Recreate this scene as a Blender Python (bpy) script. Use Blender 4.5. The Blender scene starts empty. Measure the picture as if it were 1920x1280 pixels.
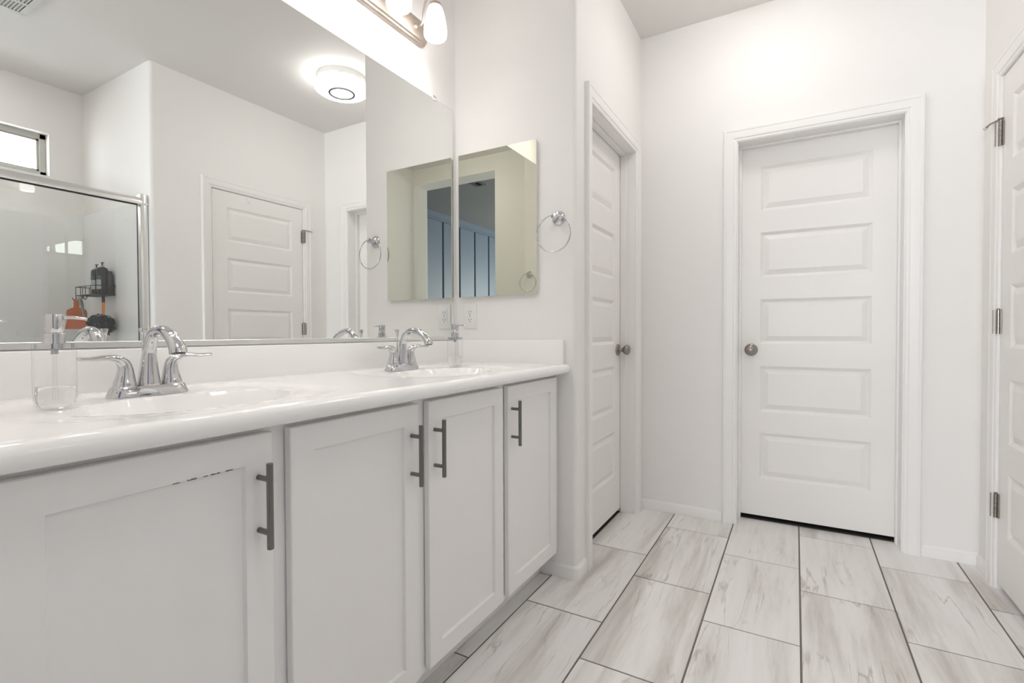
import bpy, bmesh, math, random
from mathutils import Vector, Matrix
random.seed(7)
S = bpy.context.scene
COL = S.collection
PI = math.pi
# ------------------------------------------------------------------ camera
cam_d = bpy.data.cameras.new('camera')
cam = bpy.data.objects.new('camera', cam_d); COL.objects.link(cam)
CAM = Vector((1.3904, 0.0, 1.0269))
yaw, pit, rol = math.radians(29.7155), math.radians(-0.9974), math.radians(-0.1995)
F = Vector((-math.sin(yaw)*math.cos(pit), math.cos(yaw)*math.cos(pit), math.sin(pit)))
R0 = Vector((math.cos(yaw), math.sin(yaw), 0)); U0 = R0.cross(F)
R = R0*math.cos(rol) + U0*math.sin(rol); U = -R0*math.sin(rol) + U0*math.cos(rol)
cam.matrix_world = Matrix(((R.x, U.x, -F.x, CAM.x), (R.y, U.y, -F.y, CAM.y), (R.z, U.z, -F.z, CAM.z), (0, 0, 0, 1)))
cam_d.sensor_width = 36; cam_d.lens = 931.382/1920*36; cam_d.clip_start = .02; cam_d.clip_end = 100
S.camera = cam
# ------------------------------------------------------------------ render look
S.view_settings.view_transform = 'Standard'
S.view_settings.look = 'None'; S.view_settings.gamma = 1; S.view_settings.use_curve_mapping = False
S.view_settings.exposure = 0.46
S.cycles.max_bounces = 14; S.cycles.diffuse_bounces = 7; S.cycles.glossy_bounces = 9
S.cycles.transmission_bounces = 10; S.cycles.transparent_max_bounces = 14
S.cycles.use_denoising = True
S.cycles.sample_clamp_indirect = 6
S.cycles.caustics_reflective = True; S.cycles.caustics_refractive = True
# ------------------------------------------------------------------ world: pale daylight sky
W_ = bpy.data.worlds.new('sky'); S.world = W_; W_.use_nodes = True
nt = W_.node_tree; nt.nodes.clear()
o_ = nt.nodes.new('ShaderNodeOutputWorld'); b_ = nt.nodes.new('ShaderNodeBackground')
b_.inputs[0].default_value = (.86, .91, 1, 1); b_.inputs[1].default_value = 1.15
nt.links.new(b_.outputs[0], o_.inputs[0])

# ------------------------------------------------------------------ measures (metres); x away from the vanity wall, y into the room
YS, XC, YB, W, H = 1.909, .6055, 2.893, 2.0957, 2.718
YA, W2, YN = 1.586, 3.0277, .09        # end of shower, window wall, near end of vanity
YO = -.235                            # wall with the wide opening
DH = 2.028                            # head of the doors
DX0, DX1, DREC = 1.122, 1.822, .113   # door in the back wall
D1Y0, D1Y1, D1REC = 2.078, 2.762, .080
D3Y0, D3Y1 = 1.946, 2.667

def area(name, loc, rot, sx, sy, power, col=(1, 1, 1)):
    l = bpy.data.lights.new(name, 'AREA'); l.shape = 'RECTANGLE'; l.size = sx; l.size_y = sy; l.energy = power; l.color = col
    o = bpy.data.objects.new(name, l); COL.objects.link(o); o.location = loc; o.rotation_euler = rot; return o
# daylight that comes through the bedroom's window, far behind the opening
area('bedroom_window_daylight', (1.0, -4.55, 1.45), (PI/2, 0, 0), 2.0, 1.3, 108, (.90, .95, 1))
# daylight through the shower window
area('shower_window_daylight', (W2+.17, 1.0, 2.24), (0, PI/2, 0), .24, .7, 4, (.95, .97, 1))

# ================================================================== materials
def mat(name, col=(.8, .8, .8), rough=.5, metal=0, spec=.5, coat=0, emit=None, estr=0, bump=None, ior=None):
    m = bpy.data.materials.new(name); m.use_nodes = True; nt = m.node_tree; p = nt.nodes['Principled BSDF']
    p.inputs['Base Color'].default_value = (*col, 1); p.inputs['Roughness'].default_value = rough
    p.inputs['Metallic'].default_value = metal; p.inputs['Specular IOR Level'].default_value = spec
    p.inputs['Coat Weight'].default_value = coat
    if emit: p.inputs['Emission Color'].default_value = (*emit, 1); p.inputs['Emission Strength'].default_value = estr
    # every material is procedural: a faint variation of the base, and an optional bump
    tc = nt.nodes.new('ShaderNodeTexCoord'); n = nt.nodes.new('ShaderNodeTexNoise'); n.inputs['Scale'].default_value = 2.3
    nt.links.new(tc.outputs['Object'], n.inputs['Vector'])
    mx = nt.nodes.new('ShaderNodeMix'); mx.data_type = 'RGBA'
    mx.inputs[6].default_value = (*[c*.985 for c in col], 1); mx.inputs[7].default_value = (*[min(1, c*1.012) for c in col], 1)
    nt.links.new(n.outputs[0], mx.inputs[0]); nt.links.new(mx.outputs[2], p.inputs['Base Color'])
    if bump:
        sc, st = bump
        n2 = nt.nodes.new('ShaderNodeTexNoise'); n2.inputs['Scale'].default_value = sc; n2.inputs['Detail'].default_value = 3
        nt.links.new(tc.outputs['Object'], n2.inputs['Vector'])
        b = nt.nodes.new('ShaderNodeBump'); b.inputs['Strength'].default_value = st; b.inputs['Distance'].default_value = .004
        nt.links.new(n2.outputs[0], b.inputs['Height']); nt.links.new(b.outputs[0], p.inputs['Normal'])
    return m
M = {}
M['wall'] = mat('wall_paint', (.87, .853, .835), .62, spec=.32, bump=(26, .12))
M['ceiling'] = mat('ceiling_paint', (.78, .765, .745), .6, spec=.3, bump=(30, .12))
M['trim'] = mat('trim_paint', (.88, .865, .85), .35, spec=.42)
M['door'] = mat('door_paint', (.87, .85, .83), .38, spec=.42)
M['cab'] = mat('cabinet_paint', (.87, .852, .84), .42, spec=.4)
M['cabin'] = mat('cabinet_inside', (.52, .50, .48), .6)
M['chip'] = mat('bare_board', (.16, .13, .11), .8)
M['marble'] = mat('cultured_marble', (.93, .92, .91), .09, spec=.5)
M['chrome'] = mat('chrome', (.64, .64, .65), .05, metal=1)
M['chrome2'] = mat('polished_aluminium', (.78, .78, .77), .32, metal=1)
M['nickel'] = mat('satin_nickel', (.33, .30, .27), .3, metal=1)
M['pull'] = mat('brushed_steel_pull', (.22, .215, .20), .27, metal=1)
M['sconce'] = mat('satin_nickel_plate', (.62, .54, .48), .42, metal=1)
M['plate'] = mat('white_plastic', (.85, .85, .84), .3)
M['slot'] = mat('dark_slot', (.03, .03, .03), .6)
M['mirror'] = mat('mirror_silver', (.875, .885, .87), 0.0, metal=1)
M['mirror2'] = mat('cabinet_mirror_silver', (.75, .75, .645), 0.0, metal=1)
M['edge'] = mat('mirror_edge', (.35, .42, .40), .2)
M['grout'] = mat('grout', (.20, .175, .155), .9, bump=(300, .3))
M['acrylic'] = mat('shower_acrylic', (.90, .905, .90), .12, spec=.5)
M['black'] = mat('black_wire', (.012, .013, .013), .4)
M['blackp'] = mat('black_plastic', (.012, .014, .018), .3)
M['label'] = mat('pale_label', (.45, .52, .52), .5)
M['greybox'] = mat('grey_tube_plastic', (.50, .54, .54), .4)
M['dgrey'] = mat('dark_grey_band', (.10, .12, .12), .5)
M['orange'] = mat('orange_silicone', (.62, .17, .07), .45)
M['orange2'] = mat('orange_handle', (.78, .25, .05), .4)
M['greyplastic'] = mat('grey_plastic', (.28, .31, .30), .35)
M['puff'] = mat('black_mesh_netting', (.012, .02, .026), .8)
M['vent'] = mat('vent_paint', (.62, .63, .60), .5)
M['ventin'] = mat('vent_dark', (.06, .06, .06), .9)
M['vinyl'] = mat('window_vinyl', (.50, .50, .46), .4)
M['blue'] = mat('blue_grey_panel_paint', (.21, .255, .335), .5)
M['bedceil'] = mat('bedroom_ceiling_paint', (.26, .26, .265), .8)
M['carpet'] = mat('bedroom_carpet', (.35, .33, .30), .95, bump=(400, .6))
M['rubber'] = mat('white_rubber', (.7, .68, .65), .6)
M['tub'] = mat('white_shower_pan', (.8, .8, .79), .15)
M['dshade'] = mat('unlit_closet_shade', (.05, .048, .045), .9)

def emitter(name, col, s, base=(.9, .9, .9)):
    return mat(name, base, .4, emit=col, estr=s)
M['bulb'] = emitter('lit_bulb', (1, .96, .92), 80)
M['shade'] = emitter('frosted_lit_shade', (1, .965, .93), 3.6)
M['dome'] = emitter('lit_diffuser', (1, .968, .94), 9.8)
M['can'] = emitter('added_downlight_lens', (1, .97, .94), 48)
M['domering'] = mat('diffuser_ring', (.09, .093, .10), 1.0, spec=0)

def glass_thin(name, tint, refl=.9):
    m = bpy.data.materials.new(name); m.use_nodes = True; nt = m.node_tree; nt.nodes.clear()
    out = nt.nodes.new('ShaderNodeOutputMaterial'); mix = nt.nodes.new('ShaderNodeMixShader')
    t = nt.nodes.new('ShaderNodeBsdfTransparent'); t.inputs[0].default_value = (*tint, 1)
    g = nt.nodes.new('ShaderNodeBsdfGlossy'); g.inputs['Roughness'].default_value = 0; g.inputs[0].default_value = (refl, refl, refl, 1)
    f = nt.nodes.new('ShaderNodeLayerWeight'); f.inputs[0].default_value = .5
    pw = nt.nodes.new('ShaderNodeMath'); pw.operation = 'POWER'; pw.inputs[1].default_value = 5
    ml = nt.nodes.new('ShaderNodeMath'); ml.operation = 'MULTIPLY_ADD'; ml.inputs[1].default_value = .8; ml.inputs[2].default_value = .05
    nt.links.new(f.outputs['Facing'], pw.inputs[0]); nt.links.new(pw.outputs[0], ml.inputs[0]); nt.links.new(ml.outputs[0], mix.inputs[0]); nt.links.new(t.outputs[0], mix.inputs[1]); nt.links.new(g.outputs[0], mix.inputs[2])
    nt.links.new(mix.outputs[0], out.inputs[0]); return m
M['showerglass'] = glass_thin('shower_glass', (.985, .99, .987))
M['winglass'] = glass_thin('window_glass', (.97, .98, .98))
def glass_real(name, col, ior, rough=0):
    m = mat(name, col, rough); p = m.node_tree.nodes['Principled BSDF']
    p.inputs['Transmission Weight'].default_value = 1; p.inputs['IOR'].default_value = ior
    return m
M['bottleglass'] = glass_thin('clear_bottle_plastic', (.995, .995, .995), .8)
M['bottlebase'] = glass_real('clear_acrylic_base', (.98, .98, .98), 1.45)

def tile_mat():
    m = bpy.data.materials.new('marble_look_tile'); m.use_nodes = True; nt = m.node_tree; p = nt.nodes['Principled BSDF']; L = nt.links.new
    N = nt.nodes.new
    tc = N('ShaderNodeTexCoord'); at = N('ShaderNodeAttribute'); at.attribute_name = 'tile'
    ad = N('ShaderNodeVectorMath'); ad.operation = 'MULTIPLY_ADD'; ad.inputs[1].default_value = (9, 23, 5)
    L(at.outputs['Color'], ad.inputs[0]); L(tc.outputs['Object'], ad.inputs[2])
    mp = N('ShaderNodeMapping'); mp.inputs['Rotation'].default_value = (0, 0, .12); mp.inputs['Scale'].default_value = (9.5, .95, 1)
    L(ad.outputs[0], mp.inputs['Vector'])
    def ramp(pos, cols):
        r = N('ShaderNodeValToRGB'); e = r.color_ramp.elements
        e[0].position, e[0].color = pos[0], (*cols[0], 1); e[1].position, e[1].color = pos[-1], (*cols[-1], 1)
        for q, c in zip(pos[1:-1], cols[1:-1]): x = e.new(q); x.color = (*c, 1)
        return r
    n1 = N('ShaderNodeTexNoise'); n1.inputs['Scale'].default_value = .9; n1.inputs['Detail'].default_value = 9; n1.inputs['Roughness'].default_value = .64; n1.inputs['Distortion'].default_value = .35
    L(mp.outputs[0], n1.inputs['Vector'])
    r1 = ramp([.28, .41, .50, .62], [(.54, .505, .465), (.71, .685, .655), (.83, .81, .795), (.88, .865, .855)])
    L(n1.outputs[0], r1.inputs[0])
    # thin darker veins: contour bands of a second stretched noise
    mp2 = N('ShaderNodeMapping'); mp2.inputs['Rotation'].default_value = (0, 0, -.12); mp2.inputs['Scale'].default_value = (16, 1.7, 1)
    L(ad.outputs[0], mp2.inputs['Vector'])
    n2 = N('ShaderNodeTexNoise'); n2.inputs['Scale'].default_value = .8; n2.inputs['Detail'].default_value = 8; n2.inputs['Distortion'].default_value = .5
    L(mp2.outputs[0], n2.inputs['Vector'])
    r2 = ramp([.470, .487, .504], [(1, 1, 1), (.66, .62, .585), (1, 1, 1)]); L(n2.outputs[0], r2.inputs[0])
    n3 = N('ShaderNodeTexNoise'); n3.inputs['Scale'].default_value = 3; L(ad.outputs[0], n3.inputs['Vector'])
    r3 = ramp([.45, .62], [(0, 0, 0), (1, 1, 1)]); L(n3.outputs[0], r3.inputs[0])
    mx = N('ShaderNodeMix'); mx.data_type = 'RGBA'; mx.blend_type = 'MULTIPLY'
    L(r3.outputs[0], mx.inputs[0]); L(r1.outputs[0], mx.inputs[6]); L(r2.outputs[0], mx.inputs[7])
    L(mx.outputs[2], p.inputs['Base Color']); p.inputs['Roughness'].default_value = .38; p.inputs['Specular IOR Level'].default_value = .4
    return m
M['tile'] = tile_mat()

# ================================================================== building helpers
ROOT = {}
def newbm(): return bmesh.new()
def box(bm, x0, x1, y0, y1, z0, z1, bev=0, seg=1):
    r = bmesh.ops.create_cube(bm, size=1)
    vs = r['verts']
    for v in vs:
        v.co = Vector((x0+(v.co.x+.5)*(x1-x0), y0+(v.co.y+.5)*(y1-y0), z0+(v.co.z+.5)*(z1-z0)))
    if bev:
        es = list({e for v in vs for e in v.link_edges})
        bmesh.ops.bevel(bm, geom=es, offset=bev, segments=seg, profile=.5, affect='EDGES', clamp_overlap=True)
def face(bm, vs, mi=0):
    try: f = bm.faces.new(vs); f.material_index = mi; return f
    except ValueError: return None
def prism(bm, pts, z0, z1):
    a = [bm.verts.new((x, y, z0)) for x, y in pts]; b = [bm.verts.new((x, y, z1)) for x, y in pts]
    n = len(pts)
    for i in range(n): face(bm, (a[i], a[(i+1) % n], b[(i+1) % n], b[i]))
    face(bm, list(reversed(a))); face(bm, b)
def loft(bm, path, rad, n=16, up=(0, 0, 1), cap=True):
    """rad: list of r or (a, b): a along side vector, b along the other"""
    P = [Vector(p) for p in path]; rings = []; up = Vector(up); side = None
    for i, p in enumerate(P):
        t = (P[min(i+1, len(P)-1)] - P[max(i-1, 0)]).normalized()
        if side is None:
            side = t.cross(up)
            if side.length < 1e-4: side = t.cross(Vector((0, 1, 0)))
            if side.length < 1e-4: side = t.cross(Vector((1, 0, 0)))
        side = (side - t*side.dot(t)).normalized()
        o = side.cross(t)
        a, b = rad[i] if isinstance(rad[i], (tuple, list)) else (rad[i], rad[i])
        rings.append([bm.verts.new(p + side*a*math.cos(2*PI*k/n) + o*b*math.sin(2*PI*k/n)) for k in range(n)])
    for i in range(len(rings)-1):
        for k in range(n): face(bm, (rings[i][k], rings[i][(k+1) % n], rings[i+1][(k+1) % n], rings[i+1][k]))
    if cap: face(bm, list(reversed(rings[0]))); face(bm, rings[-1])
def tube(bm, path, r, n=10): loft(bm, path, [r]*len(path), n)
def smooth_path(pts, sub=6):
    P = [Vector(p) for p in pts]; out = []
    for i in range(len(P)-1):
        p0, p1, p2, p3 = P[max(i-1, 0)], P[i], P[i+1], P[min(i+2, len(P)-1)]
        for s in range(sub):
            t = s/sub
            out.append(.5*((2*p1)+(p2-p0)*t+(2*p0-5*p1+4*p2-p3)*t*t+(3*p1-p0-3*p2+p3)*t**3))
    out.append(P[-1]); return out
def interp(vals, sub=6):
    """interpolate scalars or tuples like smooth_path, linearly"""
    out = []
    for i in range(len(vals)-1):
        for s in range(sub):
            t = s/sub; a, b = vals[i], vals[i+1]
            out.append(tuple(x*(1-t)+y*t for x, y in zip(a, b)) if isinstance(a, tuple) else a*(1-t)+b*t)
    out.append(vals[-1]); return out
def lathe(bm, prof, c=(0, 0, 0), axis='z', n=32, capends=True):
    rings = []
    for r, h in prof:
        ring = []
        for k in range(n):
            a = 2*PI*k/n; u, v = r*math.cos(a), r*math.sin(a)
            p = {'z': (u, v, h), 'x': (h, u, v), 'y': (v, h, u)}[axis]
            ring.append(bm.verts.new(Vector(p)+Vector(c)))
        rings.append(ring)
    for i in range(len(rings)-1):
        for k in range(n): face(bm, (rings[i][k], rings[i][(k+1) % n], rings[i+1][(k+1) % n], rings[i+1][k]))
    if capends: face(bm, list(reversed(rings[0]))); face(bm, rings[-1])
def torus(bm, c, R_, r, axis='y', n=48, m=10):
    g = []
    for i in range(n):
        a = 2*PI*i/n; row = []
        for j in range(m):
            b = 2*PI*j/m; q = R_+r*math.cos(b); u, v, h = q*math.cos(a), q*math.sin(a), r*math.sin(b)
            p = {'z': (u, v, h), 'x': (h, u, v), 'y': (v, h, u)}[axis]; row.append(bm.verts.new(Vector(p)+Vector(c)))
        g.append(row)
    for i in range(n):
        for j in range(m): face(bm, (g[i][j], g[(i+1) % n][j], g[(i+1) % n][(j+1) % m], g[i][(j+1) % m]))
def finish(me, smooth=30):
    if smooth:
        for p in me.polygons: p.use_smooth = True
        me.set_sharp_from_angle(angle=math.radians(smooth))
def obj(name, bm, m, parent=None, loc=None, smooth=30, label=None):
    bmesh.ops.recalc_face_normals(bm, faces=bm.faces)
    me = bpy.data.meshes.new(name); bm.to_mesh(me); bm.free()
    for x in (m if isinstance(m, (list, tuple)) else [m]): me.materials.append(M[x] if isinstance(x, str) else x)
    finish(me, smooth)
    o = bpy.data.objects.new(name, me); COL.objects.link(o)
    if parent is not None:
        o.parent = parent; L = ROOT.get(parent.name, Vector()); me.transform(Matrix.Translation(-L)); ROOT[o.name] = L
    elif loc is not None:
        me.transform(Matrix.Translation(-Vector(loc))); o.location = loc; ROOT[o.name] = Vector(loc)
    if label: o['label'] = label
    return o
def tag(o, label, cat, group=None):
    o['label'] = label; o['category'] = cat
    if group: o['group'] = group
    return o
def thing(name, label, cat, loc, group=None):
    o = bpy.data.objects.new(name, None); COL.objects.link(o); o.location = loc; o.empty_display_size = .1
    ROOT[o.name] = Vector(loc); return tag(o, label, cat, group)
def struct_root(name, loc):
    o = bpy.data.objects.new(name, None); COL.objects.link(o); o.location = loc; ROOT[o.name] = Vector(loc); o['kind'] = 'structure'; return o
def struct(name, bm, m, smooth=30, parent=None):
    o = obj(name, bm, m, parent, smooth=smooth)
    if parent is None: o['kind'] = 'structure'
    return o
def copy_tree(o, loc, label, group=None):
    def rec(src, par):
        c = src.copy(); COL.objects.link(c); c.parent = par
        for ch in list(src.children): rec(ch, c)
        return c
    c = rec(o, None); c.location = loc; c['label'] = label
    if group: c['group'] = group
    return c
def arc(cx, cy, r, a0, a1, n=8):
    return [(cx+r*math.cos(math.radians(a0+(a1-a0)*i/n)), cy+r*math.sin(math.radians(a0+(a1-a0)*i/n))) for i in range(n+1)]

# ================================================================== floor: individual tiles, one-third running offset
bm = newbm(); lay = bm.loops.layers.color.new('tile')
TW, TL, G = .305, .61, .0031
phase = {-5: .0, -4: .2, -3: .41, -2: .061, -1: .452, 0: .233, 1: .031, 2: .437, 3: .231, 4: .015, 5: .42, 6: .21, 7: .01}
X0g = 1.4113
def tile_quad(x0, x1, y0, y1):
    x0, x1 = max(x0, -.1), min(x1, 3.1)
    if x1-x0 < .01: return
    c = [(x0+G, y0+G), (x1-G, y0+G), (x1-G, y1-G), (x0+G, y1-G)]
    e = .0012
    ci = [(x0+G+e, y0+G+e), (x1-G-e, y0+G+e), (x1-G-e, y1-G-e), (x0+G+e, y1-G-e)]
    lo = [bm.verts.new((x, y, -.0035)) for x, y in c]; mi_ = [bm.verts.new((x, y, -.0008)) for x, y in c]; hi = [bm.verts.new((x, y, 0)) for x, y in ci]
    rc = (random.random(), random.random(), random.random(), 1)
    fs = [face(bm, hi)]
    for i in range(4):
        j = (i+1) % 4; fs.append(face(bm, (mi_[i], mi_[j], hi[j], hi[i]))); fs.append(face(bm, (lo[i], lo[j], mi_[j], mi_[i])))
    for f in fs:
        for l in f.loops: l[lay] = rc
for k in range(-5, 8):
    xa = X0g + (k-1)*TW
    y = phase[min(k+1, 7)] - 2*TL
    while y < 3.5:
        if y+TL > -.5: tile_quad(xa, xa+TW, y, y+TL)
        y += TL
n_tiles = len(bm.faces)
box(bm, -.1, 3.1, -.5, 3.6, -.05, -.0025)
for f in list(bm.faces)[n_tiles:]: f.material_index = 1
struct('floor', bm, ['tile', 'grout'], smooth=0)

# ================================================================== walls
T = .13
bm = newbm(); box(bm, -.1, 3.2, -.45, 3.65, H, H+.1); struct('ceiling', bm, 'ceiling')
bm = newbm(); box(bm, -.12, 0, -.45, YS+.12, 0, H); struct('wall_left', bm, 'wall')
# side wall at the end of the vanity with its rounded outer corner, then the closet wall with door 1
r = .019
bm = newbm()
prism(bm, [(0, YS)] + arc(XC-r, YS+r, r, -90, 0) + [(XC, D1Y0-.02), (XC-T, D1Y0-.02), (XC-T, YS+.12), (0, YS+.12)], 0, H)
box(bm, XC-T, XC, D1Y0-.02, D1Y1+.02, DH+.02, H); box(bm, XC-T, XC, D1Y1+.02, YB+.005, 0, H)
struct('wall_side', bm, 'wall')
bm = newbm()
box(bm, XC-T, DX0-.02, YB, YB+T, 0, H); box(bm, DX0-.02, DX1+.02, YB, YB+T, DH+.02, H); box(bm, DX1+.02, W+.2, YB, YB+T, 0, H)
struct('wall_back', bm, 'wall')
# right wall with door 3, ends in a rounded corner at the shower
bm = newbm()
prism(bm, arc(W+r, YA-.006+r, r, 270, 180) + [(W, D3Y0-.02), (W+T, D3Y0-.02), (W+T, YA+.12), (W2+.12, YA+.12), (W2+.12, YA-.006)], 0, H)
box(bm, W, W+T, D3Y0-.02, D3Y1+.02, DH+.02, H); box(bm, W, W+T, D3Y1+.02, YB, 0, H)
struct('wall_right', bm, 'wall')
# window wall of the shower
SN = .33
WY0, WY1, WZ0, WZ1 = .62, 1.392, 2.10, 2.386
bm = newbm()
box(bm, W2, W2+.12, SN, WY0, 0, H); box(bm, W2, W2+.12, WY1, YA-.006, 0, H)
box(bm, W2, W2+.12, WY0, WY1, 0, WZ0); box(bm, W2, W2+.12, WY0, WY1, WZ1, H)
struct('wall_window', bm, 'wall')
bm = newbm(); prism(bm, [(W2+.12, SN-.13), (W2+.12, SN)] + arc(W+r, SN-r, r, 90, 180) + [(W, SN-.13)], 0, H); box(bm, W, W+.12, YO, SN-.13, 0, H)
struct('wall_shower', bm, 'wall')
# vanity alcove's near end and the wall with the wide opening
NX = .612
bm = newbm()
OX0, OZ, OT = 1.105, 2.562, .21
prism(bm, [(0, YN)] + arc(NX-r, YN-r, r, 90, 0) + [(NX, YO), (0, YO)], 0, H)
prism(bm, [(0, YO), (OX0-r, YO)] + arc(OX0-r, YO-r, r, 90, 0) + arc(OX0-r, YO-OT+r, r, 0, -90) + [(0, YO-OT)], 0, OZ)
prism(bm, [(W+.12, YO)] + arc(W-.022+r, YO-r, r, 90, 180) + arc(W-.022+r, YO-OT+r, r, 180, 270) + [(W+.12, YO-OT)], 0, OZ)
box(bm, 0, W+.12, YO-OT, YO, OZ, H)
struct('wall_front', bm, 'wall')
# rooms behind the closed doors, coloured near-black in place of unlit shade
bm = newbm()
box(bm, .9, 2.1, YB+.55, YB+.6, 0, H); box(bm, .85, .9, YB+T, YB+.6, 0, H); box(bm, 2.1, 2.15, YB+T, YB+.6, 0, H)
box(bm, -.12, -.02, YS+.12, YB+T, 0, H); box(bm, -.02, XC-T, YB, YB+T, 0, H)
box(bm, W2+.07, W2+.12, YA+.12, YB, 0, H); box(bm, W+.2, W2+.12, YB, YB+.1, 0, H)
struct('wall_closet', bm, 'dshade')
bm = newbm(); box(bm, .9, 2.1, YB+DREC+.004, YB+.55, .0005, .004); box(bm, -.02, XC-D1REC-.004, YS+.12, YB, .0005, .004); struct('floor_closet_shade', bm, 'dshade')  # dark sheet over the floor: painted shade for the gap under the doors
# the bedroom seen through the opening in the two mirrors
bm = newbm(); box(bm, -1.6, 3.2, -4.75, -.5, -.05, -.003); struct('floor_bedroom', bm, 'carpet')
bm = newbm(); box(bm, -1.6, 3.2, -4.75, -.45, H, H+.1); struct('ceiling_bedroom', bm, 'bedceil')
BX = 2.975
bm = newbm(); box(bm, BX+.035, BX+.15, -4.75, -.445, 0, H)
box(bm, BX+.008, BX+.035, -4.7, -.46, H-.075, H)
yy = -1.495
edges = []
while yy > -4.7: edges.append(yy); yy -= .405
edges = [-.46, -1.09] + edges
for a, b in zip(edges[:-1], edges[1:]): box(bm, BX+.018, BX+.035, b+.018, a-.018, .1, H-.11, .004)
struct('wall_bedroom_panelled', bm, 'blue')
bm = newbm(); box(bm, -1.7, -1.6, -4.75, -.445, 0, H); box(bm, -1.7, -.1, -.445, -.35, 0, H); box(bm, W+.12, BX+.15, -.445, -.35, 0, H)
box(bm, -1.6, 0, -4.75, -4.65, 0, H); box(bm, 2.0, BX+.1, -4.75, -4.65, 0, H); box(bm, 0, 2, -4.75, -4.65, 0, .8); box(bm, 0, 2, -4.75, -4.65, 2.1, H)
struct('wall_bedroom', bm, 'blue')
rt = struct_root('window_2', (1, -4.7, .8))
bm = newbm()
for a in ((0, .06), (.97, 1.03), (1.94, 2.0)): box(bm, *a, -4.73, -4.68, .8, 2.1)
box(bm, 0, 2, -4.73, -4.68, .8, .85); box(bm, 0, 2, -4.73, -4.68, 2.05, 2.1)
obj('window_frame', bm, 'vinyl', rt)
bm = newbm(); box(bm, .02, 1.98, -4.708, -4.704, .82, 2.08); obj('window_pane', bm, 'winglass', rt, smooth=0)

# window above the shower
rt = struct_root('window_1', (W2+.07, .97, WZ0))
bm = newbm(); xa, xb = W2+.055, W2+.10; fw = .034
box(bm, xa, xb, WY0, WY1, WZ0, WZ0+fw, .003); box(bm, xa, xb, WY0, WY1, WZ1-fw, WZ1, .003)
for a in (WY0, WY1-fw, (WY0+WY1)/2-.02): box(bm, xa, xb, a, a+fw, WZ0, WZ1, .003)
obj('window_frame', bm, 'vinyl', rt)
bm = newbm(); ia, ib, g2 = W2+.068, W2+.085, .012
for a, b in ((WY0+fw, (WY0+WY1)/2-.02), ((WY0+WY1)/2+.014, WY1-fw)):
    box(bm, ia, ib, a, a+g2, WZ0+fw, WZ1-fw); box(bm, ia, ib, b-g2, b, WZ0+fw, WZ1-fw)
    box(bm, ia, ib, a, b, WZ0+fw, WZ0+fw+g2); box(bm, ia, ib, a, b, WZ1-fw-g2, WZ1-fw)
obj('window_sash', bm, 'vinyl', rt)
bm = newbm(); box(bm, W2+.074, W2+.078, WY0+.03, WY1-.03, WZ0+.03, WZ1-.03); obj('window_pane', bm, 'winglass', rt, smooth=0)

# ------------------------------------------------------------------ baseboards (swept profile)
BBP = [(0, 0), (.0125, 0), (.0125, .034), (.0105, .040), (.0105, .044), (.006, .051), (.004, .055), (0, .055)]
def sweep_floor(name, pts):
    """pts: floor polyline, profile grows to the left of travel"""
    bm = newbm(); P = [Vector((x, y)) for x, y in pts]; rings = []
    for i, p in enumerate(P):
        d0 = (P[i]-P[i-1]).normalized() if i else (P[1]-P[0]).normalized()
        d1 = (P[i+1]-P[i]).normalized() if i < len(P)-1 else d0
        n0, n1 = Vector((-d0.y, d0.x)), Vector((-d1.y, d1.x)); n_ = (n0+n1); n_ = n_/max(n_.dot(n0), 1e-6) if n_.length > 1e-6 else n0
        rings.append([bm.verts.new((p.x+n_.x*s, p.y+n_.y*s, h+.0003)) for s, h in BBP])
    m_ = len(BBP)
    for i in range(len(rings)-1):
        for k in range(m_): face(bm, (rings[i][k], rings[i][(k+1) % m_], rings[i+1][(k+1) % m_], rings[i+1][k]))
    face(bm, rings[0]); face(bm, rings[-1])
    return struct(name, bm, 'trim', smooth=25)
sweep_floor('baseboard_back', [(1.05, YB), (XC, YB)])
sweep_floor('baseboard_right', [(W, 2.732), (W, YB), (1.893, YB)])
sweep_floor('baseboard_side', [(XC, 2.012)] + [(x, y) for x, y in reversed(arc(XC-r, YS+r, r, -90, 0, 5))] + [(.40, YS)])
sweep_floor('baseboard_shower', arc(W+r, YA-.006+r, r, 255, 180, 4) + [(W, 1.881)])

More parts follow.
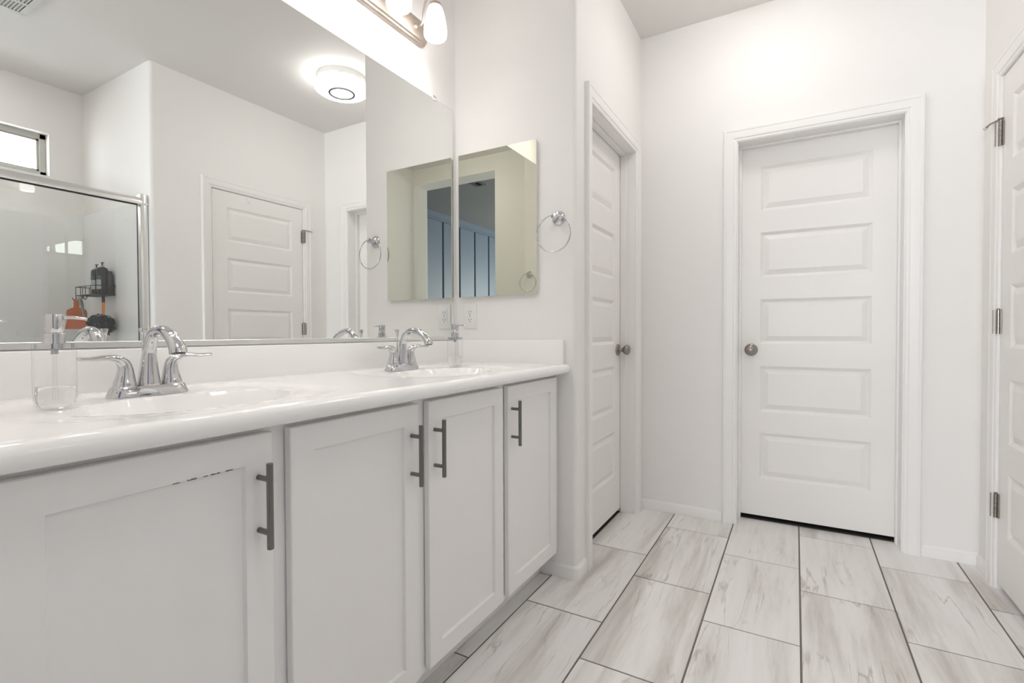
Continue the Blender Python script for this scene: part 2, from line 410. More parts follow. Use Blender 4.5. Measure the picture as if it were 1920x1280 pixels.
# ------------------------------------------------------------------ doors
CP = [(0, 0), (0, .008), (.006, .011), (.014, .0115), (.018, .015), (.030, .0175), (.050, .0185), (.054, .0205), (.063, .0205), (.066, .016), (.066, 0)]
def door_unit(idx, O, ux, un, width, rec, hinge_left, leaf_flush=False, casing=(.003, .003), left_hinge_only=None):
    """O: bottom corner of the opening on the wall face; ux: unit along the width; un: unit out of the wall into the room; rec: leaf face behind the wall face"""
    O = Vector(O); ux = Vector(ux); un = Vector(un); uz = Vector((0, 0, 1))
    Pt = lambda u, d, z: O + ux*u + un*d + uz*z
    def bx(bm, u0, u1, d0, d1, z0, z1, bev=0):
        a, b = Pt(u0, d0, z0), Pt(u1, d1, z1)
        box(bm, min(a.x, b.x), max(a.x, b.x), min(a.y, b.y), max(a.y, b.y), z0, z1, bev)
    # casing
    bm = newbm(); rings = []
    for (u, z, su, sz) in ((-.004, 0, -1, 0), (-.004, DH+.002, -1, 1), (width+.004, DH+.002, 1, 1), (width+.004, 0, 1, 0)):
        rings.append([bm.verts.new(Pt(u+su*s, t, z+sz*s)) for s, t in CP])
    for i in range(3):
        for k in range(len(CP)-1): face(bm, (rings[i][k], rings[i][k+1], rings[i+1][k+1], rings[i+1][k]))
    for rg in (rings[0], rings[-1]): face(bm, rg)
    o = obj('trim_%d' % idx, bm, 'trim', smooth=20); o['kind'] = 'structure'
    # jamb with stop
    bm = newbm(); jt = .018
    bx(bm, -jt, 0, -T, .002, 0, DH+jt); bx(bm, width, width+jt, -T, .002, 0, DH+jt); bx(bm, 0, width, -T, .002, DH, DH+jt)
    if leaf_flush: s0, s1 = -rec-.036-.03, -rec-.036
    else: s0, s1 = -rec+.001, -rec+.034
    bx(bm, 0, .010, s0, s1, 0, DH, .002); bx(bm, width-.010, width, s0, s1, 0, DH, .002); bx(bm, .010, width-.010, s0, s1, DH-.010, DH, .002)
    rt = struct_root('door_%d' % idx, O)
    obj('door_jamb', bm, 'trim', rt)
    # leaf with five raised panels
    bm = newbm(); z0, z1, g = .027, DH-.003, .003
    u0, u1 = g, width-g; f = -rec; th = .034
    zs = [(.229, .482), (.591, .845), (.960, 1.206), (1.317, 1.566), (1.675, 1.922)]
    pu0, pu1 = .098, width-.102
    us = [u0, pu0, pu1, u1]; zz = [z0] + [q for a in zs for q in a] + [z1]
    grid = [[bm.verts.new(Pt(u, f, z)) for u in us] for z in zz]
    for i in range(len(zz)-1):
        for j in range(3):
            if j == 1 and i % 2 == 1:
                c = [grid[i][1], grid[i][2], grid[i+1][2], grid[i+1][1]]
                za, zb = zz[i], zz[i+1]; prev = c
                for ins, d in ((.003, -.0005), (.017, -.0110), (.0195, -.0112), (.042, -.0025), (.0445, -.0018)):
                    nv = [bm.verts.new(Pt(u, f+d, z)) for u, z in ((pu0+ins, za+ins), (pu1-ins, za+ins), (pu1-ins, zb-ins), (pu0+ins, zb-ins))]
                    for k in range(4): face(bm, (prev[k], prev[(k+1) % 4], nv[(k+1) % 4], nv[k]))
                    prev = nv
                face(bm, prev)
            else: face(bm, (grid[i][j], grid[i][j+1], grid[i+1][j+1], grid[i+1][j]))
    bk = [bm.verts.new(Pt(u, f-th, z)) for u, z in ((u0, z0), (u1, z0), (u1, z1), (u0, z1))]
    face(bm, list(reversed(bk)))
    L_ = [row[0] for row in grid]; Rr = [row[3] for row in grid]
    face(bm, L_ + [bk[3], bk[0]]); face(bm, Rr + [bk[2], bk[1]]); face(bm, grid[0] + [bk[1], bk[0]]); face(bm, grid[-1] + [bk[2], bk[3]])
    obj('door_leaf', bm, 'door', rt, smooth=15)
    # knob
    ku = .058 if not hinge_left else width-.058
    bm = newbm(); ax = 'x' if abs(un.x) > .5 else 'y'; sg = un.x if ax == 'x' else un.y
    prof = [(.0, 0), (.032, 0), (.033, .004), (.030, .009), (.014, .012), (.0115, .02), (.012, .032), (.020, .038), (.0265, .047), (.0285, .056), (.026, .064), (.018, .069), (.0, .071)]
    lathe(bm, [(max(a, 1e-4), b*sg) for a, b in prof], Pt(ku, f, .930), ax, 28)
    obj('door_knob', bm, 'nickel', rt, smooth=50)
    return rt, Pt, bx
d2, _, _ = door_unit(2, (DX0, YB, 0), (1, 0, 0), (0, -1, 0), DX1-DX0, DREC, False)
d1, _, _ = door_unit(1, (XC, D1Y1, 0), (0, -1, 0), (1, 0, 0), D1Y1-D1Y0, D1REC, False)
d3, P3, bx3 = door_unit(3, (W, D3Y1, 0), (0, -1, 0), (-1, 0, 0), D3Y1-D3Y0, 0.0, False, leaf_flush=True)
# door 3 swings on the far side: move its knob to the free edge
for ch in d3.children:
    if ch.name.startswith('door_knob'): ch.data.transform(Matrix.Translation((0, -(D3Y1-D3Y0-.116), 0)))
for zc in (1.806, 1.064, .332):
    bm = newbm(); hx, hy = W-.0075, D3Y1+.001
    for k in range(5):
        za = zc-.048+k*.0192; lathe(bm, [(.0001, za), (.0068, za+.0003), (.0068, za+.0186), (.0001, za+.0189)], (hx, hy, 0), 'z', 14)
    lathe(bm, [(.0001, zc+.048), (.005, zc+.048), (.0055, zc+.052), (.0001, zc+.053)], (hx, hy, 0), 'z', 12)
    box(bm, W-.0045, W-.001, hy-.016, hy-.004, zc-.047, zc+.047); box(bm, W-.0225, W-.0195, hy+.004, hy+.012, zc-.047, zc+.047)
    obj('door_hinge', bm, 'nickel', d3)
# pin door stop on the top hinge
bm = newbm(); zc = 1.806+.054
lathe(bm, [(.0001, zc), (.010, zc), (.010, zc+.005), (.0001, zc+.005)], (W-.0075, D3Y1+.001, 0), 'z', 14)
tube(bm, [(W-.008, D3Y1+.005, zc+.003), (W-.030, D3Y1+.040, zc-.001), (W-.036, D3Y1+.062, zc-.006)], .0035, 8)
st = obj('door_stop', bm, 'nickel', d3)
bm = newbm(); loft(bm, [(W-.035, D3Y1+.058, zc-.005), (W-.038, D3Y1+.070, zc-.008)], [.006, .007], 10); obj('stop_tip', bm, 'rubber', st)

# little plastic hook over the top of door 3
hk = thing('door_hook', 'tiny white hook over the top edge of the door reflected in the mirror', 'hook', (W, 2.205, DH-.003))
bm = newbm(); box(bm, W-.0035, W-.0012, 2.199, 2.211, DH-.05, DH-.001); box(bm, W-.0035, W+.02, 2.199, 2.211, DH-.0022, DH-.0006)
obj('hook_strap', bm, 'plate', hk)
bm = newbm(); tube(bm, smooth_path([(W-.003, 2.205, DH-.046), (W-.012, 2.205, DH-.052), (W-.020, 2.205, DH-.044), (W-.021, 2.205, DH-.034)], 4), .003, 8); obj('hook_tip', bm, 'plate', hk)

# ================================================================== vanity cabinet
VT = .857; FX = .530; FF = .509
van = thing('vanity_cabinet', 'long white bathroom vanity cabinet with four tall panelled doors and grey bar pulls', 'cabinet', (.3, 1.05, 0))
bm = newbm()
box(bm, .003, FF-.001, YN+.002, YN+.02, .1, VT-.003); box(bm, .003, FF-.001, 1.884, 1.902, .1, VT-.003)
box(bm, .003, FF-.001, YN+.02, 1.884, .1, .118); box(bm, .003, .012, YN+.02, 1.884, .118, VT-.003)
obj('carcass', bm, 'cabin', van, smooth=0)
doors = [(.206, .590, 1), (.628, 1.010, 1), (1.052, 1.445, -1), (1.480, 1.876, -1)]
bm = newbm(); fx0 = FF-.018
box(bm, fx0, FF, YN+.003, 1.903, VT-.05, VT-.002); box(bm, fx0, FF, YN+.003, 1.903, .094, .135)
for a, b in ((YN+.003, .222), (.572, .646), (.992, 1.07), (1.428, 1.497), (1.86, 1.903)): box(bm, fx0, FF, a, b, .135, VT-.05)
obj('face_frame', bm, 'cab', van, smooth=0)
bm = newbm(); box(bm, FF, FX-.004, 1.8855, 1.8925, .12, VT-.004, .001); obj('end_filler_strip', bm, 'cab', van)
bm = newbm(); box(bm, .425, .443, YN+.003, 1.893, .001, .0995); obj('toe_kick', bm, 'cab', van)
def shaker(y0, y1, z0, z1, side):
    bm = newbm(); x1, x0 = FX, FF+.0038; st = .054
    o_ = [(y0, z0), (y1, z0), (y1, z1), (y0, z1)]
    def ring(ins, x): return [bm.verts.new((x, y, z)) for y, z in ((y0+ins, z0+ins*1.0), (y1-ins, z0+ins), (y1-ins, z1-ins), (y0+ins, z1-ins))]
    b = ring(0, x0); seq = [ring(0, x1-.002), ring(.002, x1), ring(st, x1), ring(st+.003, x1-.0085)]
    face(bm, list(reversed(b))); prev = b
    for q in seq:
        for k in range(4): face(bm, (prev[k], prev[(k+1) % 4], q[(k+1) % 4], q[k]))
        prev = q
    face(bm, prev)
    d = obj('cabinet_door', bm, 'cab', van, smooth=20)
    hy = y1-.029 if side > 0 else y0+.024
    bm = newbm(); hx = FX+.033
    lathe(bm, [(.0001, .635), (.0052, .635), (.006, .6362), (.006, .7908), (.0052, .792), (.0001, .792)], (hx, hy, 0), 'z', 20)
    for z in (.664, .762): lathe(bm, [(.0001, FX-.001), (.0052, FX-.001), (.0052, hx), (.0001, hx)], (0, hy, z), 'x', 14)
    obj('door_pull', bm, 'pull', d, label='grey steel bar pull')
    return d
cds = [shaker(a, b, .109, .842, s) for a, b, s in doors]
# chipped paint along the inner top edge of the first door
bm = newbm(); random.seed(3)
for y0, y1, h in ((.415, .427, .0016), (.437, .452, .0022), (.462, .470, .0012), (.474, .490, .002), (.500, .513, .0018)):
    n = 6; zt = .842-.0545; x = FX+.0003
    up = [bm.verts.new((x, y0+(y1-y0)*i/n, zt+h*random.uniform(.2, 1))) for i in range(n+1)]
    dn = [bm.verts.new((x, y0+(y1-y0)*i/n, zt-.0006)) for i in range(n+1)]
    for i in range(n): face(bm, (dn[i], dn[i+1], up[i+1], up[i]))
obj('chipped_paint_edge', bm, 'chip', cds[0], smooth=0)

# ================================================================== countertop with two integral bowls
CT, CF = .8965, .5785
top = thing('vanity_countertop', 'glossy white one-piece vanity countertop with two moulded oval sinks', 'countertop', (.3, 1.05, VT))
SY = (.565, 1.395)
def depth(x, y):
    d = 0
    for yc in SY:
        e = (abs((x-.285)/.235)**2.6 + abs((y-yc)/.292)**2.6)**(1/2.6)
        if e < 1.04:
            t = min(1, max(0, (1.06-e)/.24)); d = max(d, .0060*t*t*(3-2*t))
        q = math.sqrt(((x-.318)/.140)**2 + ((y-yc)/.205)**2)
        if q < 1.0: d += .118*(1-q**2.3)**.75 + .0*q
    return d
bm = newbm()
xs = [.0+.0095*i for i in range(59)]; xs = [x for x in xs if x < CF-.0195] + [CF-.0195]
ys = [YN+.0005+(YS-.001-YN-.0005)*i/190 for i in range(191)]
nose = [(CF-.0195+.0195*math.sin(a), CT-.0195+.0195*math.cos(a)) for a in [PI*k/12 for k in range(1, 13)]]
rows = []
for y in ys:
    row = [bm.verts.new((x+.0005, y, CT-depth(x, y))) for x in xs[:-1]] + [bm.verts.new((xs[-1], y, CT))]
    row += [bm.verts.new((x, y, z)) for x, z in nose] + [bm.verts.new((FF+.02, y, VT)), bm.verts.new((.49, y, VT+.0002))]
    rows.append(row)
for a, b in zip(rows[:-1], rows[1:]):
    for k in range(len(a)-1): face(bm, (a[k], a[k+1], b[k+1], b[k]))
o = obj('counter_slab', bm, 'marble', top, smooth=40)
bm = newbm(); box(bm, .001, .021, YN+.001, YS-.001, CT-.002, .9925, .003, 2); obj('backsplash', bm, 'marble', top)
bm = newbm(); box(bm, .021, .555, YS-.0205, YS-.001, CT-.002, .9965, .003, 2); obj('side_splash', bm, 'marble', top)
for yc in SY:
    bm = newbm(); zb = CT-.0060-.118
    lathe(bm, [(.0001, zb+.001), (.030, zb+.001), (.031, zb+.004), (.022, zb+.006), (.021, zb+.003), (.0001, zb+.008)], (.318, yc, 0), 'z', 24)
    obj('sink_drain', bm, 'chrome', top)

# ================================================================== faucets
FZ = CT-.0060
def make_faucet(loc):
    t = thing('bathroom_faucet', 'x', 'faucet', loc, 'chrome two-handle faucets'); ROOT[t.name] = Vector()
    bm = newbm()
    def ring(a, b, z, n=40):
        out = []
        for k in range(n):
            an = 2*PI*k/n; c, s = math.cos(an), math.sin(an)
            out.append(bm.verts.new((b*math.copysign(abs(c)**.75, c), a*math.copysign(abs(s)**.55, s), z)))
        return out
    rg = [ring(.080, .0295, .0003), ring(.080, .0295, .003), ring(.0725, .0250, .0215), ring(.071, .0240, .0225)]
    for i in range(3):
        for k in range(40): face(bm, (rg[i][k], rg[i][(k+1) % 40], rg[i+1][(k+1) % 40], rg[i+1][k]))
    face(bm, list(reversed(rg[0]))); face(bm, rg[-1]); obj('base_plate', bm, 'chrome', t, smooth=40)
    bm = newbm()
    pts = [(0, 0, .020), (0, 0, .03), (.001, 0, .06), (.003, 0, .092), (.010, 0, .118), (.026, 0, .138), (.048, 0, .1455), (.074, 0, .1425), (.098, 0, .131), (.115, 0, .116), (.1235, 0, .103), (.1255, 0, .0955)]
    rr = [(.0225, .0225), (.0222, .0222), (.0175, .0175), (.0140, .0140), (.0128, .0122), (.0128, .0108), (.0130, .0106), (.0136, .0112), (.0148, .0122), (.0160, .0132), (.0172, .0142), (.0176, .0146)]
    loft(bm, smooth_path(pts, 5), interp(rr, 5), 26); 
    lathe(bm, [(.0001, .0215), (.0245, .0215), (.0245, .0245), (.0001, .025)], (0, 0, 0), 'z', 28)
    obj('spout', bm, 'chrome', t, smooth=45)
    bm = newbm(); loft(bm, [(.1256, 0, .0958), (.1257, 0, .0930)], [(.0135, .0105)]*2, 18); obj('aerator', bm, 'nickel', t)
    for s in (-1, 1):
        bm = newbm(); y0 = s*.0465
        lathe(bm, [(.0001, .0215), (.0228, .0215), (.0228, .0245), (.0001, .0255)], (0, y0, 0), 'z', 28)
        pts = [(0, y0, .022), (0, y0, .03), (0, y0-s*.001, .045), (0, y0-s*.001, .062), (0, y0+s*.003, .074), (.002, y0+s*.014, .083), (.005, y0+s*.034, .0865), (.009, y0+s*.060, .0850), (.013, y0+s*.084, .0860)]
        rr = [(.0215, .0215), (.0210, .0210), (.0175, .0172), (.0150, .0140), (.0145, .0122), (.0130, .0085), (.0108, .0056), (.0118, .0044), (.0090, .0036)]
        loft(bm, smooth_path(pts, 5), interp(rr, 5), 22, up=(1, 0, 0)) if False else loft(bm, smooth_path(pts, 5), [(b, a) for a, b in interp(rr, 5)], 22, up=(1, 0, 0))
        obj('lever_handle', bm, 'chrome', t, smooth=45)
    bm = newbm(); lathe(bm, [(.0001, .02), (.0028, .02), (.0028, .125), (.0034, .126), (.0085, .148), (.0080, .150), (.0001, .1505)], (-.024, 0, 0), 'z', 16)
    obj('lift_rod', bm, 'chrome', t, smooth=40)
    return t
f1 = make_faucet((.126, SY[0], FZ+.0002)); f1['label'] = 'chrome two-handle arched faucet at the sink nearer the camera, beside the tall clear soap pump'
f2 = copy_tree(f1, (.124, SY[1]+.002, FZ+.0004), 'chrome two-handle arched faucet at the far sink beside the white side wall', 'chrome two-handle faucets')

# ================================================================== soap dispensers
def make_disp(loc):
    t = thing('soap_dispenser', 'x', 'soap dispenser', loc, 'clear soap dispensers'); ROOT[t.name] = Vector()
    bm = newbm()
    lathe(bm, [(.0001, .0005), (.018, .0005), (.0245, .003), (.0285, .009), (.0303, .018), (.0308, .03), (.0308, .1185), (.0290, .1185)], (0, 0, 0), 'z', 40, capends=False)
    obj('bottle', bm, 'bottleglass', t, smooth=50, label='clear plastic bottle')
    bm = newbm(); lathe(bm, [(.0001, .0025), (.017, .003), (.0235, .0055), (.0270, .011), (.0290, .020), (.0292, .041), (.0291, .0415), (.0001, .0415)], (0, 0, 0), 'z', 40); obj('liquid', bm, 'bottlebase', t, smooth=50, label='clear liquid soap')
    bm = newbm(); lathe(bm, [(.0001, .1105), (.0280, .1105), (.0280, .1195), (.0001, .1200)], (0, 0, 0), 'z', 36); obj('cap', bm, 'chrome', t)
    bm = newbm(); lathe(bm, [(.0001, .1195), (.0162, .1195), (.0162, .1365), (.0155, .1375), (.0001, .1375)], (0, 0, 0), 'z', 30)
    obj('collar', bm, 'chrome', t)
    bm = newbm(); lathe(bm, [(.0001, .137), (.0118, .137), (.0120, .1405), (.0140, .145), (.0142, .1705), (.0136, .1720), (.0001, .1722)], (0, 0, 0), 'z', 30)
    loft(bm, [(0, .010, .167), (0, .03, .1672), (0, .047, .1655), (0, .0505, .1640)], [(.0036, .0030)]*2+[(.0038, .0028), (.0034, .0026)], 12)
    obj('pump_head', bm, 'chrome', t, smooth=40)
    bm = newbm(); lathe(bm, [(.0001, .018), (.0028, .018), (.0028, .102), (.0001, .102)], (0, 0, 0), 'z', 12); obj('dip_tube', bm, 'bottleglass', t)
    bm = newbm(); lathe(bm, [(.0001, .100), (.0052, .100), (.0052, .1105), (.0001, .1105)], (0, 0, 0), 'z', 12); obj('pump_barrel', bm, 'greybox', t)
    return t
s1 = make_disp((.223, .371, FZ+.0006)); s1['label'] = 'clear soap dispenser with chrome pump, nearest the camera beside the first faucet'
s2 = copy_tree(s1, (.205, 1.617, FZ+.0006), 'clear soap dispenser with chrome pump in the corner beside the far faucet', 'clear soap dispensers')
s2.rotation_euler.z = -PI/2
s1.rotation_euler.z = math.radians(8)

# ================================================================== wall mirror
MY0, MY1, MZ0, MZ1 = .125, 1.880, .998, 2.055
mir = thing('wall_mirror', 'large frameless rectangular mirror filling the wall above the vanity', 'mirror', (0, 1.05, MZ0))
bm = newbm(); box(bm, .0015, .0065, MY0, MY1, MZ0, MZ1); obj('mirror_glass', bm, 'mirror', mir, smooth=0)
bm = newbm(); box(bm, .0009, .0058, MY1+.0001, MY1+.0018, MZ0, MZ1); box(bm, .0009, .0058, MY0, MY1, MZ1+.0001, MZ1+.0014); obj('mirror_edge', bm, 'edge', mir, smooth=0)
bm = newbm(); box(bm, .0066, .0105, MY0, MY1, .9935, 1.0105, .0008); box(bm, .0005, .0105, MY0, MY1, .9928, .9955); obj('bottom_channel', bm, 'chrome2', mir)
for y in (.37, 1.743):
    bm = newbm(); box(bm, .0066, .0095, y-.011, y+.011, MZ1-.009, MZ1+.014, .002, 2); box(bm, .001, .0095, y-.011, y+.011, MZ1+.003, MZ1+.014, .001)
    lathe(bm, [(.0001, .009), (.004, .009), (.0035, .0115), (.0001, .012)], (0, y, MZ1+.008), 'x', 12)
    obj('mirror_clip', bm, 'plate', mir, label='small white plastic clip')

# medicine cabinet mirror on the side wall
med = thing('medicine_cabinet', 'small frameless mirrored medicine cabinet on the side wall above the outlet', 'medicine cabinet', (.23, YS, 1.19))
bm = newbm(); box(bm, .031, .430, YS-.012, YS-.0005, 1.196, 1.843); obj('cabinet_body', bm, 'plate', med, smooth=0)
bm = newbm(); box(bm, .028, .4325, YS-.0175, YS-.0125, 1.1925, 1.847); obj('mirror_door', bm, 'mirror2', med, smooth=0)

# ================================================================== towel rings
def make_ring(loc, label, flip=1):
    t = thing('towel_ring', label, 'towel ring', loc, 'chrome towel rings'); ROOT[t.name] = Vector()
    bm = newbm(); s = -flip
    lathe(bm, [(.0001, .001*s), (.0290, .001*s), (.0300, .004*s), (.0265, .0065*s), (.0255, .009*s), (.0200, .0115*s), (.0190, .014*s), (.010, .017*s), (.0085, .022*s), (.0085, .036*s), (.0125, .040*s), (.0135, .046*s), (.0115, .052*s), (.0001, .054*s)], (0, 0, 0), 'y', 30)
    obj('wall_post', bm, 'chrome', t, smooth=40)
    bm = newbm(); torus(bm, (-.004, .0455*s, -.070), .0755, .0028, 'y', 56, 10); obj('ring', bm, 'chrome', t, smooth=60)
    return t
make_ring((.529, YS, 1.504), 'chrome towel ring on the side wall right of the mirrored medicine cabinet', 1)
make_ring((.556, YN, 1.512), 'chrome towel ring on the opposite wall, seen only tiny in the medicine cabinet mirror', -1)

# ================================================================== outlet
ot = thing('wall_outlet', 'white duplex wall outlet below the medicine cabinet', 'outlet', (.081, YS, 1.105))
bm = newbm(); box(bm, .0455, .1165, YS-.0055, YS-.0005, 1.0475, 1.1625, .002, 2); obj('cover_plate', bm, 'plate', ot)
bm = newbm(); box(bm, .064, .098, YS-.0075, YS-.0055, 1.071, 1.139, .0008); obj('receptacle', bm, 'plate', ot)
bm = newbm()
for zc in (1.123, 1.087):
    box(bm, .0735, .0755, YS-.0079, YS-.0074, zc-.0015, zc+.0065); box(bm, .0865, .0885, YS-.0079, YS-.0074, zc-.0005, zc+.0065)
    lathe(bm, [(.0001, YS-.0079), (.0024, YS-.0079), (.0024, YS-.0074), (.0001, YS-.0074)], (.081, 0, zc-.008), 'y', 12)
obj('outlet_slots', bm, 'slot', ot, smooth=0)
bm = newbm(); box(bm, .0765, .0855, YS-.0082, YS-.0075, 1.1005, 1.1035); box(bm, .0765, .0855, YS-.0082, YS-.0075, 1.1065, 1.1095); obj('test_buttons', bm, 'label', ot)

# ================================================================== vanity lights
def make_light(loc):
    t = thing('vanity_light', 'x', 'light', loc, 'three-shade vanity lights'); ROOT[t.name] = Vector()
    # back plate with rounded ends, stepped edge
    bm = newbm(); hw, hh = .302, .054
    def outline(ins, x, n=8):
        pts = []; rr = .052-ins
        for cy, cz, a0 in ((hw-.052, hh-.052+0, 0), (-hw+.052, hh-.052, 90), (-hw+.052, -hh+.052, 180), (hw-.052, -hh+.052, 270)):
            for k in range(n+1):
                a = math.radians(a0+90*k/n); pts.append(bm.verts.new((x, cy+rr*math.cos(a), cz+rr*math.sin(a))))
        return pts
    seq = [outline(0, .001), outline(0, .010), outline(.006, .016), outline(.012, .017), outline(.016, .024), outline(.020, .0255)]
    for a, b in zip(seq[:-1], seq[1:]):
        for k in range(len(a)): face(bm, (a[k], a[(k+1) % len(a)], b[(k+1) % len(a)], b[k]))
    face(bm, list(reversed(seq[0]))); face(bm, seq[-1]); obj('back_plate', bm, 'sconce', t)
    for i in (-1, 0, 1):
        y = i*.212; sx = .125
        bm = newbm(); pts = [(.020, y, .0), (.050, y, -.002), (.062, y, .018), (.066, y, .055), (.078, y, .088), (.100, y, .098), (.120, y, .090), (.125, y, .072)]
        tube(bm, smooth_path(pts, 6), .0048, 12); lathe(bm, [(.0001, .022), (.013, .022), (.011, .028), (.006, .032), (.0001, .033)], (0, y, 0), 'x', 20)
        obj('arm', bm, 'sconce', t, smooth=40)
        bm = newbm(); lathe(bm, [(.0001, .074), (.006, .073), (.013, .066), (.024, .058), (.0255, .050), (.0250, .047), (.0001, .0475)], (sx, y, 0), 'z', 28)
        obj('socket_cup', bm, 'sconce', t, smooth=40)
        bm = newbm(); pr = [(.0215, .050), (.0265, .044), (.0320, .030), (.0375, .010), (.0425, -.015), (.0458, -.040), (.0465, -.058), (.0450, -.070), (.0415, -.076)]
        inn = [(a-.003, b+.001) for a, b in reversed(pr)]
        lathe(bm, pr+inn, (sx, y, 0), 'z', 40, capends=False)
        o = obj('glass_shade', bm, 'shade', t, smooth=60, label='frosted white glass shade, lit')
        bm = newbm(); lathe(bm, [(.0001, .044), (.013, .043), (.014, .020), (.023, -.002), (.0285, -.026), (.025, -.042), (.015, -.052), (.0001, -.055)], (sx, y, 0), 'z', 24)
        obj('bulb', bm, 'bulb', t, smooth=60, label='glowing bulb')
    return t
l1 = make_light((0, 1.392, 2.290)); l1['label'] = 'nickel three-shade vanity light on the wall above the far sink'
copy_tree(l1, (0, .562, 2.290), 'nickel three-shade vanity light added unseen on the wall above the near sink', 'three-shade vanity lights')  # second fixture, unseen, added to even out the light

# ================================================================== ceiling light
cl = thing('ceiling_light', 'round white flush LED ceiling light reflected in the big mirror', 'light', (1.24, 2.325, H), 'round ceiling lights')
C_ = (1.24, 2.325)
bm = newbm(); lathe(bm, [(.0001, H-.0005), (.152, H-.0005), (.152, H-.030), (.160, H-.032), (.163, H-.044), (.160, H-.046), (.0001, H-.046)], (*C_, 0), 'z', 64); obj('base_ring', bm, 'plate', cl, smooth=40)
bm = newbm(); lathe(bm, [(.0001, H-.0465), (.164, H-.0465), (.170, H-.054), (.171, H-.072), (.167, H-.086), (.153, H-.096), (.12, H-.101), (.0001, H-.103)], (*C_, 0), 'z', 64); obj('diffuser', bm, 'dome', cl, smooth=40, label='glowing white diffuser')
bm = newbm(); torus(bm, (*C_, H-.1055), .078, .0070, 'z', 64, 8); obj('trim_circle', bm, 'domering', cl)

copy_tree(cl, (1.25, .42, H), 'round white flush ceiling light added unseen above the camera as fill', 'round ceiling lights')  # unseen twin, added to fill the cabinets and counter with light
rl = thing('added_recessed_light', 'small round recessed ceiling light added unseen over the shower as fill', 'light', (2.62, .80, H))  # unseen downlight, added to brighten the shower interior
bm = newbm(); lathe(bm, [(.0001, H-.0006), (.085, H-.0006), (.085, H-.004), (.070, H-.006), (.0001, H-.0055)], (2.62, .80, 0), 'z', 40); obj('trim_ring', bm, 'plate', rl)
bm = newbm(); lathe(bm, [(.0001, H-.0062), (.066, H-.0062), (.060, H-.010), (.0001, H-.011)], (2.62, .80, 0), 'z', 40); obj('lens', bm, 'can', rl, label='glowing lens')

# ================================================================== ceiling vents
def make_vent(x0, x1, y0, y1, label, m1='vent', m2='ventin'):
    t = thing('ceiling_vent', label, 'vent', ((x0+x1)/2, (y0+y1)/2, H), None); z = H
    bm = newbm(); e = .028
    box(bm, x0, x0+e, y0, y1, z-.009, z-.0005, .002); box(bm, x1-e, x1, y0, y1, z-.009, z-.0005, .002)
    box(bm, x0+e, x1-e, y0, y0+e, z-.009, z-.0005, .002); box(bm, x0+e, x1-e, y1-e, y1, z-.009, z-.0005, .002)
    xm = x0+(x1-x0)*.62
    box(bm, xm-.010, xm+.010, y0+e, y1-e, z-.008, z-.0005); obj('vent_frame', bm, m1, t)
    bm = newbm(); box(bm, x0+e*.6, x1-e*.6, y0+e*.6, y1-e*.6, z-.0016, z-.0006); obj('vent_backing', bm, m2, t)
    bm = newbm(); y = y0+e+.008
    while y < y1-e-.006:
        for a, b in ((x0+e, xm-.010), (xm+.010, x1-e)):
            v = [bm.verts.new(p) for p in ((a, y, z-.0022), (b, y, z-.0022), (b, y+.007, z-.0085), (a, y+.007, z-.0085), (a, y+.0015, z-.0022), (b, y+.0015, z-.0022), (b, y+.0085, z-.0085), (a, y+.0085, z-.0085))]
            face(bm, v[:4]); face(bm, v[4:]); face(bm, (v[2], v[3], v[7], v[6])); face(bm, (v[0], v[1], v[5], v[4]))
        y += .0135
    obj('vent_louvers', bm, m1, t, smooth=0)
    return t
make_vent(1.83, 2.185, .66, 1.035, 'white louvred ceiling vent reflected at the upper left of the mirror')
bv = make_vent(1.695, 1.84, -1.02, -.865, 'small dark ceiling vent in the bedroom, seen in the medicine cabinet mirror', 'dgrey', 'ventin')

# ================================================================== shower
sd = thing('sliding_shower_door', 'chrome framed sliding glass shower door reflected in the mirror', 'shower door', (2.155, .95, 0))
bm = newbm()
pr = [(2.128, 1.826), (2.128, 1.840), (2.134, 1.862), (2.146, 1.872), (2.166, 1.872), (2.180, 1.864), (2.184, 1.850), (2.184, 1.826)]
n = len(pr); A = [bm.verts.new((x, SN+.002, z)) for x, z in pr]; Bv = [bm.verts.new((x, 1.577, z)) for x, z in pr]
for i in range(n): face(bm, (A[i], A[(i+1) % n], Bv[(i+1) % n], Bv[i]))
face(bm, A); face(bm, list(reversed(Bv))); obj('top_rail', bm, 'chrome2', sd, smooth=50)
for a, b in ((1.536, 1.577), (SN+.002, SN+.043)):
    bm = newbm(); m1_, m2_ = (a, b) if a > 1 else (b, a)
    box(bm, 2.130, 2.182, a, b, .1202, 1.892 if a > 1 else 1.88, .004, 2)
    if a > 1: box(bm, 2.126, 2.134, a+.012, a+.018, .1202, 1.88)
    obj('side_jamb', bm, 'chrome2', sd)
bm = newbm(); box(bm, 2.126, 2.186, SN+.002, 1.577, .1202, .150, .004); obj('bottom_track', bm, 'chrome2', sd)
bm = newbm(); box(bm, 2.138, 2.144, .62, 1.520, .15, 1.83); obj('glass_panel', bm, 'showerglass', sd, smooth=0)
bm = newbm(); box(bm, 2.166, 2.172, SN+.045, .70, .15, 1.83); obj('glass_panel', bm, 'showerglass', sd, smooth=0)
bm = newbm(); box(bm, 2.1375, 2.1445, 1.5202, 1.5235, .15, 1.828); box(bm, 2.1375, 2.1445, .62, 1.52, 1.8195, 1.8265); obj('glass_seal', bm, 'slot', sd, smooth=0)
sp = thing('shower_pan', 'low white shower pan behind the glass door', 'shower pan', (2.6, .95, 0))
bm = newbm(); box(bm, 2.115, 2.194, SN+.003, 1.577, .001, .12, .01, 2); box(bm, 2.194, W2-.012, SN+.013, 1.567, .001, .049); obj('pan', bm, 'tub', sp)
bm = newbm(); lathe(bm, [(.0001, .0502), (.045, .0502), (.045, .053), (.0001, .053)], (2.6, .95, 0), 'z', 24); obj('pan_drain', bm, 'chrome', sp)
